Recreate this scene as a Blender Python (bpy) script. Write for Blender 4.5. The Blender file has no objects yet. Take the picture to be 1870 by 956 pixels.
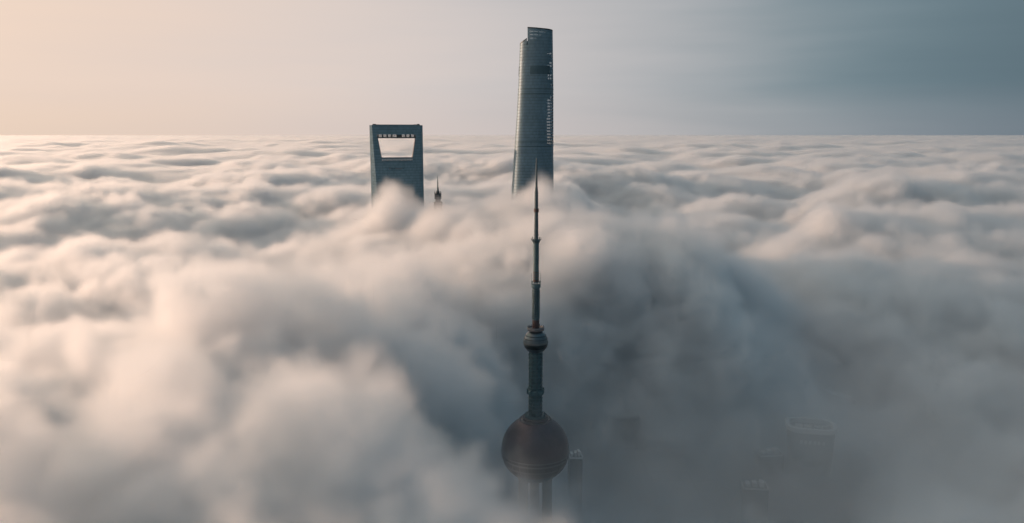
import bpy, bmesh, math, random
import numpy as np
from mathutils import Vector, Matrix

S = bpy.context.scene
COL = S.collection
R = math.radians

# ------------------------------------------------------------------ camera
cam = bpy.data.cameras.new('camera')
cam_ob = bpy.data.objects.new('camera', cam)
COL.objects.link(cam_ob)
S.camera = cam_ob
cam.sensor_width = 36.0
cam.lens = 1453 / 1870 * 36
cam.clip_start = 1.0
cam.clip_end = 400000.0
cam_ob.location = (0, 0, 476)
cam_ob.rotation_euler = (R(90 - 9.07), 0, 0)

# ------------------------------------------------------------------ light
SUN_AZ, SUN_EL = -72.0, 9.5          # low morning sun on the left of the picture
SUN_DIR = Vector((math.sin(R(SUN_AZ)) * math.cos(R(SUN_EL)),
                  math.cos(R(SUN_AZ)) * math.cos(R(SUN_EL)), math.sin(R(SUN_EL))))
sun = bpy.data.lights.new('sun', 'SUN')
sun_ob = bpy.data.objects.new('sun', sun)
COL.objects.link(sun_ob)
sun.energy = 3.2
sun.color = (1.0, 0.625, 0.43)
sun.angle = R(0.5)
sun_ob.rotation_euler = SUN_DIR.to_track_quat('Z', 'Y').to_euler()

world = bpy.data.worlds.new('World')
S.world = world
world.use_nodes = True
wt = world.node_tree
wn, wl = wt.nodes, wt.links
bg = wn['Background']
bg.inputs[1].default_value = 0.1
sky = wn.new('ShaderNodeTexSky')
sky.sky_type = 'NISHITA'
sky.sun_disc = False
sky.sun_elevation = R(SUN_EL)
sky.sun_rotation = R(SUN_AZ)
sky.dust_density = 3.0
sky.altitude = 476


def wmath(op, a, b=None, c=None, clamp=False):
    n = wn.new('ShaderNodeMath')
    n.operation = op
    n.use_clamp = clamp
    for i, v in enumerate((a, b, c)):
        if v is None:
            continue
        if isinstance(v, (int, float)):
            n.inputs[i].default_value = v
        else:
            wl.new(v, n.inputs[i])
    return n.outputs[0]


def wramp(fac, stops):
    n = wn.new('ShaderNodeValToRGB')
    n.color_ramp.interpolation = 'B_SPLINE'
    e = n.color_ramp.elements
    while len(e) < len(stops):
        e.new(0.5)
    for k, (p, c) in enumerate(stops):
        e[k].position = p
        e[k].color = (*c, 1)
    wl.new(fac, n.inputs[0])
    return n.outputs[0]


def wmix(fac, a, b):
    n = wn.new('ShaderNodeMix')
    n.data_type = 'RGBA'
    if isinstance(fac, (int, float)):
        n.inputs[0].default_value = fac
    else:
        wl.new(fac, n.inputs[0])
    wl.new(a, n.inputs[6])
    wl.new(b, n.inputs[7])
    return n.outputs[2]


# a veil of high morning haze: peach towards the sun, slate away from it
tc = wn.new('ShaderNodeTexCoord')
sx = wn.new('ShaderNodeSeparateXYZ')
wl.new(tc.outputs['Generated'], sx.inputs[0])
dotp = wn.new('ShaderNodeVectorMath')
dotp.operation = 'DOT_PRODUCT'
wl.new(tc.outputs['Generated'], dotp.inputs[0])
dotp.inputs[1].default_value = SUN_DIR
tn = wn.new('ShaderNodeTexNoise')           # the veil is a little streaky
tn.inputs['Scale'].default_value = 2.2
tn.inputs['Detail'].default_value = 3
mp = wn.new('ShaderNodeMapping')
mp.inputs['Scale'].default_value = (1, 1, 9)
wl.new(tc.outputs['Generated'], mp.inputs[0])
wl.new(mp.outputs[0], tn.inputs['Vector'])
streak = wmath('MULTIPLY', wmath('SUBTRACT', tn.outputs[0], 0.5), 0.10)
a01 = wmath('ADD', wmath('MULTIPLY_ADD', dotp.outputs['Value'], 0.5, 0.5), streak, clamp=True)
veil = wramp(a01, [(0.0, (.085, .135, .17)), (0.28, (.10, .15, .18)), (0.39, (.118, .172, .205)), (0.49, (.185, .255, .29)),
                   (0.58, (.45, .455, .47)), (0.68, (.62, .575, .565)), (0.78, (.755, .64, .58)), (0.89, (.83, .65, .54)),
                   (0.95, (1.1, .80, .60)), (1.0, (6.0, 3.8, 2.1))])
low = wramp(a01, [(0.0, (.11, .145, .175)), (0.28, (.13, .17, .205)), (0.39, (.18, .22, .255)), (0.49, (.30, .33, .355)),
                  (0.58, (.51, .485, .485)), (0.68, (.64, .565, .54)), (0.78, (.74, .61, .54)), (0.89, (.80, .62, .50)),
                  (0.95, (1.05, .76, .55)), (1.0, (4.6, 3.1, 1.8))])
elev = sx.outputs[2]
lowfac = wmath('SUBTRACT', 1.0, wmath('MULTIPLY_ADD', elev, 1 / 0.05, -0.15, clamp=True))
veil = wmix(lowfac, veil, low)
gain = wn.new('ShaderNodeVectorMath')
gain.operation = 'SCALE'
wl.new(veil, gain.inputs[0])
gain.inputs['Scale'].default_value = 10.0    # the background strength is 0.1
thin = wmath('MULTIPLY_ADD', elev, 1 / 0.75, -0.17, clamp=True)    # thinner towards the zenith
zen = wn.new('ShaderNodeVectorMath')              # upper sky: blue-green, rosier on the sun's side
zen.operation = 'SCALE'
zen.inputs['Scale'].default_value = 12.0
wl.new(wramp(a01, [(0.0, (.08, .18, .235)), (0.38, (.08, .235, .335)), (0.58, (.12, .29, .40)), (0.8, (.60, .50, .44)),
                     (1.0, (2.3, 1.5, .9))]), zen.inputs[0])
upper = wmix(0.72, sky.outputs[0], zen.outputs[0])
skyc = wmix(wmath('MULTIPLY_ADD', thin, 0.85, 0.02), gain.outputs[0], upper)
wl.new(skyc, bg.inputs[0])

# ------------------------------------------------------------------ render look
S.view_settings.view_transform = 'Standard'
S.view_settings.look = 'None'
S.view_settings.exposure = 0.0
S.view_settings.gamma = 1.0
cy = S.cycles
cy.use_denoising = True
cy.max_bounces = 18
cy.volume_bounces = 16
cy.transparent_max_bounces = 12
cy.volume_step_rate = 2.0
cy.volume_max_steps = 512

random.seed(7)


# ------------------------------------------------------------------ helpers
def link(o, parent=None):
    COL.objects.link(o)
    if parent is not None:
        o.parent = parent
    return o


def tag(o, label=None, cat=None, group=None, kind=None):
    for k, v in (('label', label), ('category', cat), ('group', group), ('kind', kind)):
        if v:
            o[k] = v
    return o


def thing(name, label, cat, loc, rz=0.0, group=None):
    o = bpy.data.objects.new(name, None)
    o.empty_display_size = 5
    o.location = loc
    o.rotation_euler = (0, 0, rz)
    link(o)
    return tag(o, label, cat, group)


def obj(name, bm, mat, parent=None, smooth=False):
    me = bpy.data.meshes.new(name)
    bmesh.ops.recalc_face_normals(bm, faces=bm.faces)
    bm.to_mesh(me)
    bm.free()
    me.materials.append(mat)
    if smooth:
        for p in me.polygons:
            p.use_smooth = True
    return link(bpy.data.objects.new(name, me), parent)


def box(bm, x0, x1, y0, y1, z0, z1):
    v = [bm.verts.new(p) for p in ((x0, y0, z0), (x1, y0, z0), (x1, y1, z0), (x0, y1, z0),
                                   (x0, y0, z1), (x1, y0, z1), (x1, y1, z1), (x0, y1, z1))]
    for f in ((0, 3, 2, 1), (4, 5, 6, 7), (0, 1, 5, 4), (1, 2, 6, 5), (2, 3, 7, 6), (3, 0, 4, 7)):
        bm.faces.new([v[i] for i in f])
    return bm


def loft(bm, rings, cap=True):
    vs = [[bm.verts.new(p) for p in r] for r in rings]
    n = len(rings[0])
    for a, b in zip(vs, vs[1:]):
        for i in range(n):
            j = (i + 1) % n
            bm.faces.new((a[i], a[j], b[j], b[i]))
    if cap:
        bm.faces.new(list(reversed(vs[0])))
        bm.faces.new(vs[-1])
    return bm


def lathe(bm, prof, n=32, cx=0, cy_=0, cap=True):
    return loft(bm, [[(cx + r * math.cos(2 * math.pi * i / n), cy_ + r * math.sin(2 * math.pi * i / n), z)
                      for i in range(n)] for r, z in prof], cap)


def ring_band(bm, r0, r1, z0, z1, n=48):
    """a hoop of rectangular section"""
    def c(r, z):
        return [bm.verts.new((r * math.cos(2 * math.pi * i / n), r * math.sin(2 * math.pi * i / n), z)) for i in range(n)]
    q = [c(r0, z0), c(r1, z0), c(r1, z1), c(r0, z1)]
    for a, b in zip(q, q[1:] + q[:1]):
        for i in range(n):
            j = (i + 1) % n
            bm.faces.new((a[i], a[j], b[j], b[i]))
    return bm


def material(name, col, rough=0.5, metal=0.0, spec=0.5, var=0.12, scale=0.15, bump=0.0, lines=0.0, line_dark=0.6,
             uprights=0.0):
    m = bpy.data.materials.new(name)
    m.use_nodes = True
    nt = m.node_tree
    N, L = nt.nodes, nt.links
    p = N['Principled BSDF']
    p.inputs['Roughness'].default_value = rough
    p.inputs['Metallic'].default_value = metal
    p.inputs['Specular IOR Level'].default_value = spec
    g = N.new('ShaderNodeTexCoord')
    no = N.new('ShaderNodeTexNoise')
    no.inputs['Scale'].default_value = scale
    no.inputs['Detail'].default_value = 5
    L.new(g.outputs['Object'], no.inputs['Vector'])
    mr = N.new('ShaderNodeMapRange')
    mr.inputs['From Min'].default_value = 0.25
    mr.inputs['From Max'].default_value = 0.75
    mr.inputs['To Min'].default_value = 1 - var
    mr.inputs['To Max'].default_value = 1 + var
    L.new(no.outputs[0], mr.inputs[0])
    val = mr.outputs[0]
    if lines:                                 # floor by floor tone of far glazing
        sp = N.new('ShaderNodeSeparateXYZ')
        L.new(g.outputs['Object'], sp.inputs[0])
        fr = N.new('ShaderNodeMath'); fr.operation = 'FRACT'
        dv = N.new('ShaderNodeMath'); dv.operation = 'DIVIDE'; dv.inputs[1].default_value = lines
        L.new(sp.outputs[2], dv.inputs[0]); L.new(dv.outputs[0], fr.inputs[0])
        lt = N.new('ShaderNodeMath'); lt.operation = 'LESS_THAN'; lt.inputs[1].default_value = 0.28
        L.new(fr.outputs[0], lt.inputs[0])
        md = N.new('ShaderNodeMapRange')
        md.inputs['To Min'].default_value = 1.0
        md.inputs['To Max'].default_value = line_dark
        L.new(lt.outputs[0], md.inputs[0])
        # each pane its own slight tone
        sn = N.new('ShaderNodeVectorMath'); sn.operation = 'SNAP'; sn.inputs[1].default_value = (2.4, 2.4, lines)
        L.new(g.outputs['Object'], sn.inputs[0])
        wnz = N.new('ShaderNodeTexWhiteNoise')
        L.new(sn.outputs[0], wnz.inputs['Vector'])
        mw = N.new('ShaderNodeMapRange'); mw.inputs['To Min'].default_value = 0.9; mw.inputs['To Max'].default_value = 1.1
        L.new(wnz.outputs['Value'], mw.inputs[0])
        m1 = N.new('ShaderNodeMath'); m1.operation = 'MULTIPLY'
        L.new(val, m1.inputs[0]); L.new(md.outputs[0], m1.inputs[1])
        m2 = N.new('ShaderNodeMath'); m2.operation = 'MULTIPLY'
        L.new(m1.outputs[0], m2.inputs[0]); L.new(mw.outputs[0], m2.inputs[1])
        val = m2.outputs[0]
    sc = N.new('ShaderNodeVectorMath'); sc.operation = 'SCALE'
    sc.inputs[0].default_value = col
    L.new(val, sc.inputs['Scale'])
    L.new(sc.outputs[0], p.inputs['Base Color'])
    if bump:
        b = N.new('ShaderNodeBump'); b.inputs['Strength'].default_value = bump
        L.new(no.outputs[0], b.inputs['Height']); L.new(b.outputs[0], p.inputs['Normal'])
    return m


def glass_material(name, tint=(.9, .93, .95), fac=0.22):
    m = bpy.data.materials.new(name)
    m.use_nodes = True
    nt = m.node_tree
    N, L = nt.nodes, nt.links
    N.remove(N['Principled BSDF'])
    t = N.new('ShaderNodeBsdfTransparent'); t.inputs[0].default_value = (*tint, 1)
    g = N.new('ShaderNodeBsdfGlossy'); g.inputs[0].default_value = (.8, .85, .9, 1); g.inputs['Roughness'].default_value = 0.08
    x = N.new('ShaderNodeMixShader'); x.inputs[0].default_value = fac
    L.new(t.outputs[0], x.inputs[1]); L.new(g.outputs[0], x.inputs[2])
    L.new(x.outputs[0], N['Material Output'].inputs['Surface'])
    return m


M = {
    'teal_steel': material('teal_steel', (.075, .13, .147), .45, .3, var=.2, scale=.4),
    'mast_steel': material('mast_steel', (.075, .11, .125), .5, .3, var=.2, scale=.5),
    'rust_paint': material('rust_paint', (.065, .034, .032), .5, .0, var=.2, scale=.5),
    'concrete': material('concrete', (.30, .29, .275), .8, 0, var=.15, scale=.2, bump=.1),
    'ball_glass': material('ball_glass', (.10, .125, .14), .28, .45, var=.12, scale=.5),
    'ball_dark': material('ball_dark', (.018, .024, .028), .3, .2, var=.2, scale=.5),
    'ball_light': material('ball_light', (.13, .14, .145), .4, .3, var=.1, scale=.5),
    'sphere_red': material('sphere_red', (.062, .046, .055), .32, .35, var=.3, scale=.35),
    'sphere_dark': material('sphere_dark', (.035, .028, .034), .35, .3, var=.3, scale=.35),
    'sphere_band': material('sphere_band', (.15, .14, .145), .4, .2, var=.1),
    'facet_frame': material('facet_frame', (.32, .25, .26), .4, .2, var=.25, scale=.3),
    'curtain_glass': material('curtain_glass', (.135, .22, .265), .42, .4, var=.10, scale=.05, lines=4.2, line_dark=.84),
    'twist_glass': material('twist_glass', (.14, .215, .26), .5, .3, var=.12, scale=.05, lines=4.4, line_dark=.80),
    'louvre': material('louvre', (.08, .125, .145), .45, .6, var=.15),
    'dark_frame': material('dark_frame', (.045, .06, .066), .5, .3, var=.15),
    'core': material('core', (.05, .07, .08), .7, 0, var=.15, lines=4.4),
    'clear_pane': glass_material('clear_pane', (.62, .64, .65), .12),
    'pane': glass_material('pane', (.28, .32, .34)),
    'silver_tier': material('silver_tier', (.25, .25, .25), .4, .5, var=.15, scale=.3, lines=3.8, line_dark=.6),
    'city_dark': material('city_dark', (.055, .07, .075), .4, .3, var=.2, scale=.2, lines=3.9, line_dark=.6),
    'city_stone': material('city_stone', (.14, .13, .125), .7, 0, var=.15, scale=.2, lines=3.9, line_dark=.7),
    'roof_grey': material('roof_grey', (.5, .5, .5), .8, 0, var=.15, scale=.3),
    'roof_dark': material('roof_dark', (.03, .033, .035), .85, 0, var=.2, scale=.3),
    'ground': material('ground', (.06, .062, .062), .9, 0, var=.4, scale=.01),
}

# ------------------------------------------------------------------ ground
bm = bmesh.new()
g = 90000
bm.faces.new([bm.verts.new(p) for p in ((-g, -g, 0), (g, -g, 0), (g, g, 0), (-g, g, 0))])
tag(obj('ground', bm, M['ground']), kind='structure')


# ================================================================== broadcast tower with spheres
def broadcast_tower():
    T = thing('broadcast_tower', 'needle tower with a small ball above a large reddish sphere, rising from fog in front',
              'tower', (16.5, 538, 0))
    # mast: three narrowing sections of lattice steel with ribs
    bm = bmesh.new()
    lathe(bm, [(1.05, 438), (.95, 440.5), (.75, 441), (.62, 452), (.45, 458), (.28, 460.5)], 10)
    obj('antenna_tip', bm, M['mast_steel'], T)
    bm = bmesh.new()
    prof = []
    z = 405.6
    while z < 438:
        w = 1.55 - (z - 405.6) * .010
        prof += [(w, z), (w, z + 1.5), (w * .80, z + 1.6), (w * .80, z + 2.1)]
        z += 2.2
    lathe(bm, prof, 12)
    obj('antenna_mast', bm, M['mast_steel'], T)
    bm = bmesh.new()
    ring_band(bm, .9, 1.75, 424.2, 426.4, 12)
    obj('mast_collar', bm, M['rust_paint'], T)
    # platform with four horn-like outriggers
    bm = bmesh.new()
    lathe(bm, [(1.6, 402.6), (2.3, 403.2), (2.9, 404.6), (2.9, 405.2), (1.5, 405.5)], 16)
    for k in range(8):
        a = k * math.pi / 4
        c, s = math.cos(a), math.sin(a)
        bm2 = [(2.6, 404.4), (3.5, 405.1), (3.5, 406.9), (3.1, 405.6)]
        w = .25
        loft(bm, [[(c * r - s * o, s * r + c * o, z) for r, z in bm2] for o in (-w, w)])
    obj('mast_platform', bm, M['mast_steel'], T)
    # mast lower section
    bm = bmesh.new()
    prof = []
    z = 378.0
    while z < 402.4:
        prof += [(2.05, z), (2.05, z + .9), (1.72, z + 1.0), (1.72, z + 1.6)]
        z += 1.7
    lathe(bm, prof, 14)
    obj('antenna_mast', bm, M['teal_steel'], T)
    bm = bmesh.new()
    lathe(bm, [(1.95, 375.5), (1.95, 383.5)], 14)
    obj('mast_collar', bm, M['rust_paint'], T)
    # crown on the thick mast, with railings
    bm = bmesh.new()
    lathe(bm, [(2.6, 371.3), (3.2, 372.4), (3.2, 374.3), (2.7, 374.5)], 20)
    for k in range(10):
        a = k * math.pi / 5
        x, y = 3.15 * math.cos(a), 3.15 * math.sin(a)
        box(bm, x - .13, x + .13, y - .13, y + .13, 374.2, 376.4)
    ring_band(bm, 3.0, 3.3, 375.9, 376.3, 20)
    for a in (0.1, math.pi - .1, math.pi / 2, -math.pi / 2):
        x, y = 3.1 * math.cos(a), 3.1 * math.sin(a)
        box(bm, x - .1, x + .1, y - .1, y + .1, 376, 382)
    obj('mast_crown', bm, M['teal_steel'], T)
    # thick mast clad with antenna panels
    bm = bmesh.new()
    lathe(bm, [(2.15, 346), (2.15, 371.4)], 16)
    obj('antenna_mast', bm, M['mast_steel'], T)
    bm = bmesh.new()
    z = 350.0
    while z < 371:
        for k in range(12):
            a = k * math.pi / 6 + .13
            c, s = math.cos(a), math.sin(a)
            q = [(2.1, -.42), (2.7, -.42), (2.7, .42), (2.1, .42)]
            loft(bm, [[(c * r - s * o, s * r + c * o, zz) for r, o in q] for zz in (z, z + 1.25)])
        z += 1.75
    o = obj('antenna_panel', bm, M['teal_steel'], T)
    o['kind'] = 'stuff'
    bm = bmesh.new()
    lathe(bm, [(2.45, 343.6), (2.45, 349.2)], 16)
    obj('mast_collar', bm, M['rust_paint'], T)
    # round deck over the ball
    bm = bmesh.new()
    lathe(bm, [(3.6, 341.0), (5.5, 341.6), (5.95, 342.6), (5.95, 343.5), (5.2, 344.1), (4.9, 343.3), (2.4, 343.3)], 36)
    for k in range(18):
        a = k * math.pi / 9
        x, y = 5.55 * math.cos(a), 5.55 * math.sin(a)
        box(bm, x - .16, x + .16, y - .16, y + .16, 343.6, 345.0)
    obj('round_deck', bm, M['sphere_band'], T)
    # small ball
    zc, r = 333.6, 8.5
    def sp(zz):
        return math.sqrt(max(r * r - (zz - zc) ** 2, .01))
    B = None
    bm = bmesh.new()
    lathe(bm, [(sp(z), z) for z in np.linspace(zc - 7.6, zc + 7.7, 28)], 48)
    B = obj('ball', bm, M['ball_glass'], T, True)
    bm = bmesh.new()
    prof = [(sp(z) + .12, z) for z in np.linspace(zc - 4.2, zc - .9, 8)]
    lathe(bm, [(prof[0][0] - .6, prof[0][1])] + prof + [(prof[-1][0] - .6, prof[-1][1])], 48, cap=False)
    obj('window_band', bm, M['ball_dark'], B, True)
    for z0, z1 in ((-.55, .5), (2.5, 2.9), (4.6, 5.0)):
        bm = bmesh.new()
        ring_band(bm, sp(zc + z0) - .5, sp(zc + (z0 + z1) / 2) + .22, zc + z0, zc + z1, 48)
        obj('hoop', bm, M['ball_light'] if z0 < 0 else M['ball_dark'], B)
    # shaft between the ball and the sphere
    bm = bmesh.new()
    lathe(bm, [(4.3, 278), (4.3, 326.8)], 28)
    obj('shaft', bm, M['teal_steel'], T, False)
    bm = bmesh.new()
    for k in range(8):
        a = k * math.pi / 4 + .2
        c, s = math.cos(a), math.sin(a)
        q = [(4.2, -.55), (4.75, -.55), (4.75, .55), (4.2, .55)]
        loft(bm, [[(c * rr - s * o, s * rr + c * o, zz) for rr, o in q] for zz in (279, 326)])
    obj('shaft_rib', bm, M['mast_steel'], T)
    for k in range(17):
        bm = bmesh.new()
        z = 282 + k * 2.62
        ring_band(bm, 4.2, 5.0, z, z + .8, 28)
        obj('shaft_hoop', bm, M['teal_steel'], T)
    bm = bmesh.new()
    lathe(bm, [(4.6, 295.4), (5.9, 296.2), (5.9, 298.6), (4.6, 299.4)], 28)
    for k in range(8):
        a = k * math.pi / 4 + .2
        x, y = 5.7 * math.cos(a), 5.7 * math.sin(a)
        box(bm, x - .6, x + .6, y - .6, y + .6, 296.5, 300)
    obj('shaft_gallery', bm, M['teal_steel'], T)
    # large sphere
    zc2, r2 = 255.5, 24.0
    def sp2(zz):
        return math.sqrt(max(r2 * r2 - (zz - zc2) ** 2, .01))
    bm = bmesh.new()
    nb, nl = 15, 48
    zs = [zc2 + r2 * math.sin(R(a)) for a in np.linspace(-6, 62, nb + 1)]
    vs = [[bm.verts.new((sp2(z) * math.cos(2 * math.pi * (i + .5 * (k % 2)) / nl),
                         sp2(z) * math.sin(2 * math.pi * (i + .5 * (k % 2)) / nl), z)) for i in range(nl)]
          for k, z in enumerate(zs)]
    for k in range(nb):
        a, b = vs[k], vs[k + 1]
        for i in range(nl):
            j = (i + 1) % nl
            if k % 2 == 0:
                bm.faces.new((a[i], a[j], b[i])); bm.faces.new((a[j], b[j], b[i]))
            else:
                bm.faces.new((a[i], b[j], b[i])); bm.faces.new((a[i], a[j], b[j]))
    base_faces = bm.faces[:]
    frames = bmesh.ops.inset_individual(bm, faces=base_faces, thickness=.26, depth=.2)['faces']
    for f in frames:
        f.material_index = 1
    SPH = obj('sphere', bm, M['sphere_red'], T)
    SPH.data.materials.append(M['facet_frame'])
    def band(name, z0, z1, mat, off, n=5):
        bm = bmesh.new()
        pr = [(sp2(z) + off, z) for z in np.linspace(z0, z1, n)]
        lathe(bm, [(pr[0][0] - 1.2, z0)] + pr + [(pr[-1][0] - 1.2, z1)], 64, cap=False)
        return obj(name, bm, mat, SPH, True)
    band('window_band', zc2 - 4.6, zc2 - 2.5, M['sphere_dark'], -.1)
    band('hoop', zc2 - 2.5, zc2 - 1.9, M['sphere_band'], .35, 3)
    band('hoop', zc2 - 5.3, zc2 - 4.6, M['sphere_band'], .45, 3)
    band('window_band', zc2 - 9.6, zc2 - 5.3, M['sphere_dark'], -.1)
    band('hoop', zc2 - 10.0, zc2 - 9.6, M['sphere_band'], .3, 3)
    band('window_band', zc2 - 15.0, zc2 - 10.0, M['sphere_dark'], -.1, 7)
    band('lower_shell', zc2 - 22.3, zc2 - 15.0, M['teal_steel'], -.25, 8)
    for k in range(24):
        bm = bmesh.new()
        a = 2 * math.pi * k / 24
        c, s = math.cos(a), math.sin(a)
        pts = [(sp2(z) - .1, z) for z in np.linspace(zc2 - 15, zc2 - 2.6, 7)]
        loft(bm, [[(c * (p + e) - s * o, s * (p + e) + c * o, z) for e, o in ((-.3, -.18), (.35, -.18), (.35, .18), (-.3, .18))]
                  for p, z in pts])
        obj('mullion', bm, M['sphere_dark'], SPH)
    # collar with teeth around the foot of the shaft
    for rr0, rr1, z0, h in ((9.0, 11.2, 277.2, 1.0), (7.2, 9.0, 278.9, 1.3), (4.9, 7.4, 280.2, 1.6)):
        bm = bmesh.new()
        ring_band(bm, rr0 - 3, rr1, z0 - 1.2, z0, 48)
        n = int(rr1 * 4)
        for k in range(n):
            a = 2 * math.pi * k / n
            x, y = (rr1 - .5) * math.cos(a), (rr1 - .5) * math.sin(a)
            box(bm, x - .22, x + .22, y - .22, y + .22, z0 - .1, z0 + h)
        obj('roof_collar', bm, M['teal_steel'] if rr1 < 8 else M['sphere_band'], T)
    # three columns below
    for a in (215, 325, 90):
        x, y = 10.4 * math.cos(R(a)), 10.4 * math.sin(R(a))
        bm = bmesh.new()
        prof = []
        z = 0.0
        while z < 236:
            prof += [(3.5, z), (3.5, z + 11.2), (3.75, z + 11.3), (3.75, z + 11.9)]
            z += 12
        lathe(bm, prof, 24, x, y)
        obj('column', bm, M['concrete'], T)
    return T


broadcast_tower()


# ================================================================== tower with the trapezoid opening
def opening_tower():
    X0, Y0 = -179.8, 1253.0
    T = thing('opening_tower', 'dark skyscraper with a trapezoid hole through its top, left of the other towers',
              'skyscraper', (X0, Y0, 0), R(13))
    H, TOP = 41.0, 490.3
    ZB, ZT, ZS0, ZS1 = 440.8, 470.2, 471.9, 475.4       # opening bottom / top, slot row
    def e_of(z):                                        # depth of the body either side of the diagonal
        t = max(0.0, (TOP - z) / TOP)
        return 3.6 + 15.5 * t + 21.5 * t ** 1.6
    def ui(z, side):                                    # inner edge of the opening
        if side < 0:
            return -29.2 + (ZT - z) / (ZT - ZB) * 5.0
        return 29.2 - (ZT - z) / (ZT - ZB) * 5.0
    def body_ring(z):
        e = e_of(z)
        return [(-H, 0, z), (-H + e, -e, z), (H - e, -e, z), (H, 0, z), (H - e, e, z), (-H + e, e, z)]
    bm = bmesh.new()
    loft(bm, [body_ring(z) for z in np.linspace(0, ZB, 60)])
    obj('tower_body', bm, M['curtain_glass'], T)
    for sd in (-1, 1):
        bm = bmesh.new()
        rings = []
        for z in np.linspace(ZB, TOP - 14.6, 10):
            e, u = e_of(z), ui(z, sd)
            if sd < 0:
                rings.append([(-H, 0, z), (-H + e, -e, z), (u, -e, z), (u, e, z), (-H + e, e, z)])
            else:
                rings.append([(H, 0, z), (H - e, e, z), (u, e, z), (u, -e, z), (H - e, -e, z)])
        loft(bm, rings)
        obj('side_leg', bm, M['curtain_glass'], T)
    # top beam, from the slots to the roof
    bm = bmesh.new()
    loft(bm, [body_ring(z) for z in np.linspace(TOP - 14.6, TOP, 6)])
    obj('top_beam', bm, M['curtain_glass'], T)
    bm = bmesh.new()
    e = e_of(473)
    box(bm, ui(ZS0, -1) - .3, ui(ZS0, 1) + .3, -e + .15, e - .15, ZT, ZS0)
    obj('slot_sill', bm, M['dark_frame'], T)
    # piers that cut the slot row into windows
    us = np.linspace(-28.4, 28.4, 9)
    for k, u in enumerate(us):
        bm = bmesh.new()
        w = .95
        if k == 4:
            box(bm, u - .2, u + 7.4, -e + .2, e - .2, ZS0, ZS1 + .4)
        else:
            box(bm, u - w, u + w, -e + .2, e - .2, ZS0, ZS1 + .4)
        obj('slot_pier', bm, M['dark_frame'], T)
    for k, (a, b) in enumerate(zip(us, us[1:])):
        if k == 4:
            a += 6.4
        if b - a < 2.4:
            continue
        bm = bmesh.new()
        box(bm, a + .95, b - .95, -.1, .1, ZS0, ZS1)
        obj('window', bm, M['clear_pane'], T)
    # lining of the hole: bright edge frames
    for sd in (-1, 1):
        bm = bmesh.new()
        rings = []
        for z in (ZB + .1, ZT - .1):
            u, e2 = ui(z, sd), e_of(z)
            s = -sd
            rings.append([(u + s * .02, -e2 - .25, z), (u + s * .55, -e2 - .25, z), (u + s * .55, e2 + .25, z), (u + s * .02, e2 + .25, z)])
        loft(bm, rings)
        obj('opening_trim', bm, M['sphere_band'], T)
    # parapet rails and window row at the bottom of the hole
    e3 = e_of(ZB)
    bm = bmesh.new()
    box(bm, -23.8, 23.8, -e3 - .5, -e3 + .1, ZB - 1.1, ZB - .2)
    box(bm, -23.8, 23.8, -e3 - .5, -e3 + .1, ZB - 5.8, ZB - 5.2)
    obj('parapet_rail', bm, M['dark_frame'], T)
    for k in range(20):
        u = -22.8 + k * 2.4
        bm = bmesh.new()
        box(bm, u - .75, u + .75, -e3 - .75, -e3 - .1, ZB - 4.6 - .5 * (k % 3 == 0), ZB - 2.0)
        obj('sky_gap_panel', bm, M['roof_grey'], T)  # pale colour stands in for sky light seen through the window row
    for k in range(7):
        u = -12 + k * 3.5
        bm = bmesh.new()
        ee = e_of(423)
        box(bm, u - 1.2, u + 1.2, -ee - .35, -ee + .5, 422.8, 424.1)
        obj('louvre_strip', bm, M['sphere_band'] if k in (0, 3, 4, 5) else M['louvre'], T)
    # roof gear
    for u0, u1, h in ((-36, -31, 1.7), (-30.5, -26, 1.0), (27, 32, 1.2), (32.5, 36, 1.9)):
        bm = bmesh.new()
        box(bm, u0, u1, -1.8, 1.8, TOP - .1, TOP + h)
        obj('roof_gear', bm, M['dark_frame'], T)
    bm = bmesh.new()
    for sy in (-1, 1):
        box(bm, -36.5, 36.5, sy * 3.3 - .2, sy * 3.3 + .2, TOP, TOP + .9)
    obj('roof_parapet', bm, M['dark_frame'], T)
    return T


opening_tower()


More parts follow.
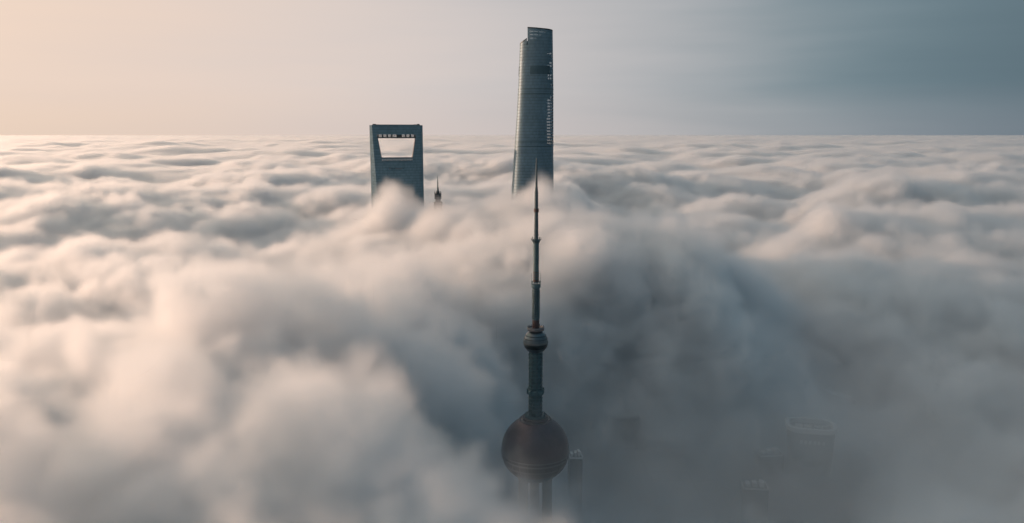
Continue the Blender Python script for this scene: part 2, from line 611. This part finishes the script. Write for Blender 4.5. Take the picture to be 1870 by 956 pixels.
# ================================================================== twisted tower
def twisted_tower():
    X0, Y0 = 36.0, 1190.0
    T = thing('twisted_tower', 'tallest skyscraper, twisted glass with a slanted open crown and a sunlit left edge',
              'skyscraper', (X0, Y0, 0))
    zk = [0, 300, 380, 440, 497, 545, 591, 626]
    xl = [-18, -8, -1.4, 2.4, 6.5, 9.2, 11.0, 12.2]
    xr = [66, 63.5, 62.3, 61.2, 60.7, 60.2, 59.2, 58.4]
    NT = 96
    EPS = 0.085
    def phi(z):
        return -156 + (600 - z) * 0.135          # the leading corner turns as it goes down
    def ring(z, scale=1.0):
        a, b = np.interp(z, zk, xl) - X0, np.interp(z, zk, xr) - X0
        ph = R(phi(z))
        th = np.arange(NT) * 2 * math.pi / NT + ph
        r = 1 + EPS * np.cos(3 * (th - ph)) + .018 * np.cos(6 * (th - ph))
        x, y = r * np.cos(th), r * np.sin(th)
        s = (b - a) / (x.max() - x.min())
        cx = a - x.min() * s
        return [(cx + s * scale * px, s * scale * py, z) for px, py in zip(x, y)]
    KN = 8                                        # index (from the corner) where the crown steps
    def crown_z(i):
        t = ((i - KN) % NT) / (NT - 1)
        if t < .52:
            return 627.0 - 12.3 * t
        if t < .88:
            return 620.6 - (t - .52) / .36 * 16.6
        return 604.0 + 7.5 * ((t - .88) / .12) ** 1.5
    FL = 4.4
    floors = np.arange(0, 600.1, FL)
    # crown belongs to the same skin: one ring per floor, with a small step back at each floor
    bm = bmesh.new()
    rings = []
    for z in floors:
        rings += [ring(z), ring(z + FL * .52), ring(z + FL * .86), ring(z + FL * .87, .985), ring(z + FL * .99, .985)]
    vs = [[bm.verts.new(p) for p in r] for r in rings]
    openset = set()
    nf = len(floors)
    # see-through glazing of the corner atria on the right edge
    def ang(i, z):
        return (phi(z) + i * 360 / NT + 180) % 360 - 180
    panes = []
    for f in range(nf):
        z = floors[f]
        if 461 < z < 590 and not (528 < z < 543):
            for i in range(NT):
                a = ang(i + .5, z)
                wide = 47 if z < 528 else 40 + 14 * math.sin(f * 1.7)
                if -wide < a < -16 and i % 4:
                    panes.append((f, i)); openset.add((f * 5, i))
                if 10 < a < 55:
                    for q in range(5):
                        openset.add((f * 5 + q, i))
    for k in range(len(vs) - 1):
        for i in range(NT):
            if (k, i) in openset:
                continue
            j = (i + 1) % NT
            bm.faces.new((vs[k][i], vs[k][j], vs[k + 1][j], vs[k + 1][i]))
    obj('glass_skin', bm, M['twist_glass'], T)
    # panes of the atria
    byf = {}

    def runs_of(ii):
        out = []
        for i in sorted(ii):
            if out and out[-1][-1] == i - 1:
                out[-1].append(i)
            else:
                out.append([i])
        return out
    for f, i in panes:
        byf.setdefault(f, []).append(i)
    for f, idx in [(f, run) for f, ii in byf.items() for run in runs_of(ii)]:
        bm = bmesh.new()
        z = floors[f]
        a, b = ring(z, .995), ring(z + FL * .52, .995)
        for i in idx:
            j = (i + 1) % NT
            bm.faces.new([bm.verts.new(p) for p in (a[i], a[j], b[j], b[i])])
        obj('window', bm, M['pane'], T)
    # inner core
    bm = bmesh.new()
    loft(bm, [[(x * .62 + 10 * 0, y * .62, z) for x, y, z in ring(z, 1.0)] for z in np.linspace(0, 596, 40)])
    for v in bm.verts:
        v.co.x -= 4.0
    obj('core', bm, M['core'], T)
    # open crown: a lattice of rings and posts with glass between, rising to the slanted rim
    z0 = floors[-1] + FL * .99
    base = z0
    levels = [0, .16, .2, .36, .40, .56, .60, .76, .80, .92, 1.0]
    bm = bmesh.new()
    vz = []
    for t in levels:
        row = []
        for i in range(NT + 1):
            zz = base + (crown_z(i % NT if i < NT else 0) - base) * t
            if i == NT:
                pass
            row.append(Vector(ring(zz)[i % NT]))
        vz.append(row)
    crown_panes = []
    vv = [[bm.verts.new(p) for p in r[:NT]] for r in vz]
    for k in range(len(levels) - 1):
        for i in range(NT):
            j = (i + 1) % NT
            if i == KN - 1:
                continue                           # the open notch
            see = k in (3, 5, 7) and KN + 2 <= i <= KN + (17 if k == 7 else 13 if k == 5 else 8)
            if see and i % 5 != 4:
                crown_panes.append((k, i))
                continue
            bm.faces.new((vv[k][i], vv[k][j], vv[k + 1][j], vv[k + 1][i]))
    o = obj('crown_lattice', bm, M['twist_glass'], T)
    so = o.modifiers.new('thickness', 'SOLIDIFY'); so.thickness = .9; so.offset = -1
    runs = []
    for k, i in crown_panes:
        if runs and runs[-1][0] == k and runs[-1][1][-1] == i - 1:
            runs[-1][1].append(i)
        else:
            runs.append((k, [i]))
    for k, idx in runs:
        bm = bmesh.new()
        for i in idx:
            j = (i + 1) % NT
            bm.faces.new([bm.verts.new(p) for p in (vz[k][i], vz[k][j], vz[k + 1][j], vz[k + 1][i])])
        obj('crown_window', bm, M['pane'], T)
    # rim of the crown
    bm = bmesh.new()
    sec = []
    for n in range(NT):
        i = (KN + n) % NT
        zz = crown_z(i)
        p, q = ring(zz, 1.006)[i], ring(zz, .96)[i]
        sec.append([(p[0], p[1], zz - 1.2), (p[0], p[1], zz + .5), (q[0], q[1], zz + .5), (q[0], q[1], zz - 1.2)])
    loft(bm, sec)
    obj('crown_rim', bm, M['dark_frame'], T)
    # belts of the mechanical floors
    for z in (458.4, 464.6, 533.4, 540.0):
        bm = bmesh.new()
        loft(bm, [ring(z, .98), ring(z, 1.008), ring(z + 1.2, 1.008), ring(z + 1.2, .98)], cap=False)
        obj('mechanical_belt', bm, M['louvre'], T)
    # dark louvred patches
    def patch(name, a0, a1, zz0, zz1):
        bm = bmesh.new()
        n = max(2, int((a1 - a0) / 3.5))
        lo, hi = [], []
        for z, acc in ((zz0, lo), (zz1, hi)):
            for s in (1.012, .985):
                rr = ring(z, s)
                def pt(a):
                    t = ((a - phi(z)) % 360) / 360 * NT
                    i = int(t) % NT; f = t - int(t)
                    p, q = Vector(rr[i]), Vector(rr[(i + 1) % NT])
                    return p.lerp(q, f)
                acc.append([pt(a0 + (a1 - a0) * k / n) for k in range(n + 1)])
        loft(bm, [[lo[0][k], hi[0][k], hi[1][k], lo[1][k]] for k in range(n + 1)])
        obj(name, bm, M['louvre'], T)
    patch('louvre_panel', -113, -42, 561.3, 573.4)
    patch('louvre_panel', -171, -160, 560, 573)
    return T


twisted_tower()


# ================================================================== stepped spire tower
def spire_tower():
    T = thing('spire_tower', 'tip of a stepped tower with a thin spire, between the two dark skyscrapers',
              'skyscraper', (-102.4, 1100, 0), R(8))
    tiers = [(26, 0, 180), (23, 180, 260), (19, 260, 320), (14, 320, 355), (10, 355, 372), (7.2, 372, 384), (4.6, 384, 394)]
    for w, z0, z1 in tiers:
        bm = bmesh.new()
        loft(bm, [[(w * (.72 if k % 2 else 1) * math.cos(R(45 * k + 45)) * 1.1, w * (.72 if k % 2 else 1) * math.sin(R(45 * k + 45)) * 1.1, z) for k in range(8)]
                  for z in (z0, z1)])
        obj('tier', bm, M['silver_tier'], T)
    bm = bmesh.new()
    for k in range(8):
        a = R(45 * k + 22.5)
        r = 4.3
        x, y = r * math.cos(a), r * math.sin(a)
        loft(bm, [[(x + s * u, y + s * v, z) for u, v in ((-1, -1), (1, -1), (1, 1), (-1, 1))]
                  for s, z in ((.55, 388), (.6, 396), (.12, 399.2))])
    obj('crown_pinnacle', bm, M['dark_frame'], T)
    bm = bmesh.new()
    lathe(bm, [(4.6, 394), (3.0, 395.2), (2.4, 397.5), (1.6, 399)], 12)
    obj('spire_base', bm, M['dark_frame'], T)
    bm = bmesh.new()
    lathe(bm, [(1.35, 399), (1.1, 404), (.8, 404.4), (.7, 411), (.4, 415), (.12, 420)], 10)
    obj('spire', bm, M['mast_steel'], T)
    return T


spire_tower()


# ================================================================== buildings at the bottom of the gap
def rounded_rect(hx, hy, r, z, n=6):
    pts = []
    for cx, cy_, a0 in ((hx - r, hy - r, 0), (-hx + r, hy - r, 90), (-hx + r, -hy + r, 180), (hx - r, -hy + r, 270)):
        for k in range(n + 1):
            a = R(a0 + 90 * k / n)
            pts.append((cx + r * math.cos(a), cy_ + r * math.sin(a), z))
    return pts


def ring_building():
    T = thing('ring_building', 'dim rounded block with a pale ring-shaped roof rim, deep in the fog gap',
              'building', (293, 745, 0), R(-13))
    bm = bmesh.new()
    loft(bm, [rounded_rect(17, 11, 8, 0), rounded_rect(18, 12, 9, 120), rounded_rect(21.5, 15, 11, 176), rounded_rect(22, 15.5, 11, 191)])
    obj('wall', bm, M['city_dark'], T)
    bm = bmesh.new()
    loft(bm, [rounded_rect(a, b, c, z) for a, b, c, z in ((22, 15.5, 11, 191), (23.6, 17, 12, 192), (23.6, 17, 12, 196), (20, 13.4, 9.5, 196), (20, 13.4, 9.5, 191.5))], cap=False)
    obj('roof_rim', bm, M['roof_grey'], T)
    bm = bmesh.new()
    bm.faces.new([bm.verts.new(p) for p in rounded_rect(20.5, 14, 9.8, 191.9)])
    obj('roof', bm, M['roof_dark'], T)
    for x, y, rr in ((-11, 1, 3.4), (-2.5, 0, 3.8), (7, -1, 4.2), (13.5, 2, 2.6)):
        bm = bmesh.new()
        lathe(bm, [(rr, 191.8), (rr, 194.2), (rr * .75, 194.3), (rr * .75, 193.2)], 16, x, y)
        obj('roof_unit', bm, M['roof_grey'], T)
    for k, x in enumerate((-10, -6, -2, 2.5, 6, 10.5)):
        bm = bmesh.new()
        box(bm, x - 1.2, x + 1.2, -15.3, -13.0, 180.4, 184.2)
        obj('window', bm, M['roof_grey'], T)


ring_building()


def block(name, label, loc, rz, hx, hy, top, mat, extras):
    T = thing(name, label, 'building', (loc[0], loc[1], 0), R(rz))
    bm = bmesh.new()
    box(bm, -hx, hx, -hy, hy, 0, top)
    obj('wall', bm, M[mat], T)
    bm = bmesh.new()
    t = .6
    for q in ((-hx, hx, -hy, -hy + t), (-hx, hx, hy - t, hy), (-hx, -hx + t, -hy + t, hy - t), (hx - t, hx, -hy + t, hy - t)):
        box(bm, q[0], q[1], q[2], q[3], top, top + 1.4)
    obj('parapet', bm, M['roof_grey'], T)
    bm = bmesh.new()
    box(bm, -hx + t, hx - t, -hy + t, hy - t, top, top + .3)
    obj('roof', bm, M['roof_dark'], T)
    extras(T, hx, hy, top)
    return T


def ribs(T, hx, hy, top):
    for k in range(6):
        bm = bmesh.new()
        x = -hx + (k + .5) * 2 * hx / 6
        box(bm, x - .6, x + .6, -hy - .9, -hy, 40, top - 2 - 5 * abs(k - 2.5) / 2.5)
        obj('facade_rib', bm, M['roof_dark'], T)
    bm = bmesh.new()
    lathe(bm, [(hx * .7, top), (hx * .62, top + 5), (hx * .3, top + 8)], 16)
    obj('roof_dome', bm, M['city_dark'], T)


def slant(T, hx, hy, top):
    bm = bmesh.new()
    loft(bm, [[(x, -hy + 1, top + .3), (x, hy - 1, top + .3), (x, hy - 1, top + h), (x, -hy + 1, top + h)] for x, h in ((-hx + 1, 8), (hx * .5, 2.4), (hx - 1, 2.2))])
    obj('slanted_roof', bm, M['roof_grey'], T)
    bm = bmesh.new()
    n = 20
    loft(bm, [[(-2 + 3.2 * math.cos(2 * math.pi * k / n), y, top - 8 + 3.2 * math.sin(2 * math.pi * k / n)) for k in range(n)] for y in (-hy - .6, -hy - .01)])
    obj('round_panel', bm, M['roof_grey'], T)


def bays(T, hx, hy, top):
    for k in range(4):
        bm = bmesh.new()
        x = -hx + (k + .5) * 2 * hx / 4
        box(bm, x - 2, x + 2, -hy - .5, -hy, top - 12, top - 4)
        obj('window', bm, M['ball_dark'], T)


def plant(T, hx, hy, top):
    for k in range(3):
        bm = bmesh.new()
        x = (k - 1) * hx * .55
        box(bm, x - hx * .18, x + hx * .18, -hy * .4, hy * .4, top + .3, top + 2.6 + k)
        obj('roof_unit', bm, M['roof_grey'], T)


block('ribbed_building', 'dim tower block with upright facade ribs, just behind the ring-roofed block', (325, 868), 4, 11, 11, 188, 'city_dark', ribs)
block('slant_roof_building', 'dim block with a slanted pale roof and a round panel, right of the ring-roofed block', (367, 860), 5, 14, 12, 183, 'city_dark', slant)
block('wide_building', 'dim wide block with four dark window bays, rightmost building in the gap', (411, 890), 6, 17, 12, 175, 'city_stone', bays)
block('flat_roof_building', 'dim flat-roofed dark block nearest the viewer, left below the ring-roofed block', (228, 706), -8, 11.5, 10, 150, 'city_dark', plant)
block('low_block', 'dim stone block with a pale roof edge, left of the ring-roofed block', (248, 730), 7, 11.5, 9, 172, 'city_stone', plant)
block('slim_block', 'dim small dark block close to the right side of the large reddish sphere', (54, 645), 3, 5.4, 7, 205, 'city_dark', plant)


def curved_building():
    T = thing('curved_building', 'dim curved glass building with banded floors, to the right of the large reddish sphere',
              'building', (107, 736, 0), R(-14))
    n = 40
    def outline(z):
        t = max(0, (z - 120) / 90)
        w = 29 * math.sqrt(max(.05, 1 - .72 * t * t))
        return [(w * math.cos(2 * math.pi * k / n), 16 * math.sin(2 * math.pi * k / n) * (w / 29) ** .5, z) for k in range(n)]
    bm = bmesh.new()
    loft(bm, [outline(z) for z in np.linspace(0, 208, 40)])
    obj('wall', bm, M['city_dark'], T, False)
    for k in range(24):
        z = 112 + k * 4.0
        bm = bmesh.new()
        a = outline(z)
        o = [(x * 1.025, y * 1.04, z) for x, y, _ in a]
        loft(bm, [[a[i], o[i], (o[i][0], o[i][1], z + .9), (a[i][0], a[i][1], z + .9)] for i in list(range(n)) + [0]], cap=False)
        obj('floor_band', bm, M['city_stone'], T)


curved_building()

# ================================================================== sea of fog
PERM = np.random.RandomState(11).permutation(512)
PERM = np.concatenate([PERM, PERM, PERM])
GA = np.random.RandomState(5).uniform(0, 2 * np.pi, 512)
GX, GY = np.cos(GA), np.sin(GA)


def perlin(x, y, seed=0):
    xi, yi = np.floor(x).astype(int), np.floor(y).astype(int)
    xf, yf = x - xi, y - yi
    u, v = xf ** 3 * (xf * (xf * 6 - 15) + 10), yf ** 3 * (yf * (yf * 6 - 15) + 10)

    def gd(ix, iy, dx, dy):
        h = PERM[(PERM[(ix + seed * 37) % 512] + iy) % 512]
        return GX[h] * dx + GY[h] * dy
    a = gd(xi, yi, xf, yf)
    b = gd(xi + 1, yi, xf - 1, yf)
    c = gd(xi, yi + 1, xf, yf - 1)
    d = gd(xi + 1, yi + 1, xf - 1, yf - 1)
    return (a + u * (b - a)) + v * ((c + u * (d - c)) - (a + u * (b - a)))


def fbm(x, y, seed, octs, gain=.5):
    s, amp, f = 0, 1.0, 1.0
    for k in range(octs):
        s = s + amp * perlin(x * f, y * f, seed + k)
        amp *= gain
        f *= 2.03
    return s


# mounds and hollows of the fog: x, y, rise, half-widths, turn, and how steep the side away from the sun is
MOUNDS = [
    # the high mound in front of the opening tower, and its long front slope
    (-105, 1060, 40, 270, 130, 0, .5), (-190, 850, -16, 130, 70, 0, 1), (-100, 1060, 22, 50, 60, 0, .9), (-290, 960, -58, 80, 110, 0, 1), (-190, 1180, 60, 100, 70, 0, .8), (-172, 1130, 16, 26, 40, 0, .8),
    # mound around the foot of the twisted tower
    (95, 925, 50, 140, 160, 0, 1.2), (110, 770, 22, 110, 60, 0, 1.1), (50, 1120, 38, 90, 80, 0, .9),
    # the gap round the broadcast tower and to the right of it
    (24, 610, -85, 72, 130, 0, 1), (150, 580, -70, 110, 150, 0, 1), (285, 690, -128, 130, 150, -10, 1), (110, 705, -125, 90, 85, 0, 1),
    (-30, 480, -50, 60, 90, 0, 1), (365, 860, -74, 110, 90, 0, 1), (60, 470, -60, 80, 100, 0, 1), (-60, 720, 34, 90, 90, 0, 1), (190, 850, 44, 60, 45, 0, .8), (60, 800, 40, 50, 45, 0, .8),
    (260, 420, -62, 210, 190, 0, 1), (540, 680, -112, 230, 200, 0, 1),
    # blue valley beyond the gap
    (340, 1330, -62, 170, 200, 25, 1), (300, 1020, -26, 120, 110, 0, 1), (300, 2000, -120, 120, 260, 0, 1), (150, 2450, 36, 120, 260, 0, 1), (600, 1760, -85, 170, 190, 0, 1), (860, 2350, -110, 230, 260, 0, 1),
    # ridges on the right
    (700, 1400, 26, 420, 120, 18, .8), (680, 960, -22, 200, 160, 20, 1), (1150, 2000, 34, 500, 160, 10, 1),
    # bottom rim
    (30, 235, 20, 34, 30, 0, .8), (-26, 240, 22, 26, 26, 0, .8),
    # left: the long tilted bank, low towards the sun
    (-140, 540, 50, 230, 95, 12, .45), (-620, 620, -42, 240, 260, 0, 1), (-420, 330, 8, 130, 150, 0, 1), (-60, 250, -26, 120, 60, 0, 1),  # unseen hollow and rise on the left added to admit and block sun
    # left: hollows
    (-350, 1290, -70, 110, 170, 20, 1), (-640, 1260, -50, 180, 150, 0, 1), (-1350, 2900, -60, 330, 330, 0, 1),
    (-400, 660, -30, 60, 60, 20, 1), (-300, 520, -24, 50, 55, 30, 1), (-165, 430, -14, 55, 50, 20, 1), (-95, 440, -18, 60, 50, 0, 1), (-330, 640, -14, 80, 80, 0, 1),
    # left: rises
    (-215, 365, 38, 70, 75, 0, .4), (-74, 326, 64, 80, 44, 0, .45), (-40, 500, 62, 60, 36, 0, .6), (-25, 640, 46, 55, 40, 0, .7),
    (-420, 900, 16, 160, 120, 0, .7),
]


def fog_top(x, y):
    near = np.clip((2600 - y) / 1800, 0, 1)
    far = np.clip((y - 1500) / 6000, 0, 1)
    wx = x + 90 * perlin(x / 330, y / 330, 40)
    wy = y + 90 * perlin(x / 330, y / 330, 41)
    big = fbm(wx / 620, wy / 520, 1, 2, .5)
    mid = 1 - 2 * np.sqrt(fbm(wx / 300, wy / 260, 9, 3, .5) ** 2 + .012)
    fine = fbm(wx / 95, wy / 95, 21, 3, .55)
    h = 327 + big * (104 - 70 * near) * (1 - .4 * far) + (mid - .35) * (34 - 14 * near) * (1 - .8 * far) + fine * (20 + 6 * near) * (1 - far)
    h = h + 64 * fbm(x / 1700, y / 1100, 60, 3) * (1 - near)
    h = h + 90 * fbm(x / 7000, y / 4200, 70, 2) * np.clip((y - 7000) / 8000, 0, 1)
    for mx, my, dh, rx, ry, rot, steep in MOUNDS:
        c, s = math.cos(R(rot)), math.sin(R(rot))
        dx, dy = wx - mx, wy - my
        u, v = (c * dx + s * dy) / rx, (-s * dx + c * dy) / ry
        u = np.where(u > 0, u / steep, u)
        h = h + dh * np.exp(-(u * u + v * v) * .9)
    return h


fog = bpy.data.materials.new('fog')
fog.use_nodes = True
ft = fog.node_tree
ft.nodes.remove(ft.nodes['Principled BSDF'])
pv = ft.nodes.new('ShaderNodeVolumePrincipled')
pv.inputs['Color'].default_value = (.984, .989, .994, 1)
pv.inputs['Density'].default_value = 0.14
pv.inputs['Anisotropy'].default_value = 0.72
ft.links.new(pv.outputs[0], ft.nodes['Material Output'].inputs['Volume'])


def fog_field(name, x0, x1, y0, y1, z0, z1, vxy, vz, tex, noise_scale, noise_amp, soft, mist, mist_top):
    nx, ny = int((x1 - x0) / tex), int((y1 - y0) / tex)
    xs = x0 + (np.arange(nx) + .5) * (x1 - x0) / nx
    ys = y0 + (np.arange(ny) + .5) * (y1 - y0) / ny
    gx, gy = np.meshgrid(xs, ys)
    h = fog_top(gx, gy)
    px = np.ones((ny, nx, 4), np.float32)
    px[..., 0] = px[..., 1] = px[..., 2] = h / 1000.0
    img = bpy.data.images.new(name + '_height', nx, ny, alpha=False, float_buffer=True)
    img.colorspace_settings.name = 'Non-Color'
    img.pixels.foreach_set(px.ravel())
    img.update()
    ng = bpy.data.node_groups.new(name, 'GeometryNodeTree')
    ng.interface.new_socket('Geometry', in_out='OUTPUT', socket_type='NodeSocketGeometry')
    N, L = ng.nodes, ng.links

    def mth(op, a, b=0.0, c=None, clamp=False):
        k = N.new('ShaderNodeMath')
        k.operation = op
        k.use_clamp = clamp
        for i, v in enumerate((a, b, c)):
            if v is None:
                continue
            if isinstance(v, (int, float)):
                k.inputs[i].default_value = v
            else:
                L.new(v, k.inputs[i])
        return k.outputs[0]
    out = N.new('NodeGroupOutput')
    vc = N.new('GeometryNodeVolumeCube')
    vc.inputs['Min'].default_value = (x0, y0, z0)
    vc.inputs['Max'].default_value = (x1, y1, z1)
    vc.inputs['Resolution X'].default_value = int((x1 - x0) / vxy)
    vc.inputs['Resolution Y'].default_value = int((y1 - y0) / vxy)
    vc.inputs['Resolution Z'].default_value = int((z1 - z0) / vz)
    pos = N.new('GeometryNodeInputPosition')
    sp = N.new('ShaderNodeSeparateXYZ')
    L.new(pos.outputs[0], sp.inputs[0])
    cb = N.new('ShaderNodeCombineXYZ')
    L.new(mth('MULTIPLY_ADD', sp.outputs[0], 1 / (x1 - x0), -x0 / (x1 - x0)), cb.inputs[0])
    L.new(mth('MULTIPLY_ADD', sp.outputs[1], 1 / (y1 - y0), -y0 / (y1 - y0)), cb.inputs[1])
    it = N.new('GeometryNodeImageTexture')
    it.inputs['Image'].default_value = img
    it.interpolation = 'Cubic'
    it.extension = 'EXTEND'
    L.new(cb.outputs[0], it.inputs['Vector'])
    ch = N.new('FunctionNodeSeparateColor')
    L.new(it.outputs['Color'], ch.inputs[0])
    ht = mth('MULTIPLY', ch.outputs[0], 1000.0)
    top, nfine = ht, None
    for sc_, amp_, dt_, ds_ in ((noise_scale, noise_amp, 3, .5), (noise_scale * 3.1, noise_amp * .6, 3, .3)):
        no = N.new('ShaderNodeTexNoise')
        no.inputs['Scale'].default_value = sc_
        no.inputs['Detail'].default_value = dt_
        no.inputs['Roughness'].default_value = .58
        no.inputs['Distortion'].default_value = ds_
        L.new(pos.outputs[0], no.inputs['Vector'])
        nfine = nfine or no.outputs[0]
        top = mth('ADD', top, mth('MULTIPLY', mth('SUBTRACT', no.outputs[0], .5), amp_))
    depth = mth('SUBTRACT', top, sp.outputs[2])
    core = mth('POWER', mth('DIVIDE', depth, soft, clamp=True), 1.4)
    # thin mist that hangs in the hollows and just above the fog
    veil_ = mth('MULTIPLY', mth('MULTIPLY_ADD', sp.outputs[2], -1 / 110, mist_top / 110, clamp=True), mist)
    veil_ = mth('MULTIPLY', veil_, mth('MAXIMUM', mth('MULTIPLY_ADD', nfine, 8.0, -3.1), .4))
    if y0 > 2000:                      # thin haze that softens the far fog
        veil_ = mth('MULTIPLY', mth('EXPONENT', mth('MULTIPLY_ADD', sp.outputs[2], -1 / 190, 380 / 190)), mist)
    dens = mth('ADD', core, veil_)
    dens = mth('MULTIPLY', dens, mth('GREATER_THAN', dens, min(mist * .02, 2e-6)))
    L.new(dens, vc.inputs['Density'])
    sm = N.new('GeometryNodeSetMaterial')
    sm.inputs['Material'].default_value = fog
    L.new(vc.outputs[0], sm.inputs[0])
    L.new(sm.outputs[0], out.inputs[0])
    me = bpy.data.meshes.new(name)
    o = link(bpy.data.objects.new(name, me))
    tag(o, kind='stuff')
    md = o.modifiers.new('fog', 'NODES')
    md.node_group = ng
    return o


fog_field('fog', -900, 800, -40, 900, 90, 432, 3.6, 3.6, 3.0, 1 / 70, 145, 32, .040, 318)
fog_field('fog', -2600, 2600, 900, 3000, 120, 440, 7, 5, 6.0, 1 / 100, 78, 24, .004, 365)
fog_field('fog', -9500, 9500, 3000, 12000, 180, 700, 26, 9, 18, 1 / 330, 34, 26, .0006, 420)
fog_field('fog', -30000, 30000, 12000, 42000, 200, 1200, 110, 16, 90, 1 / 900, 40, 36, .0005, 430)
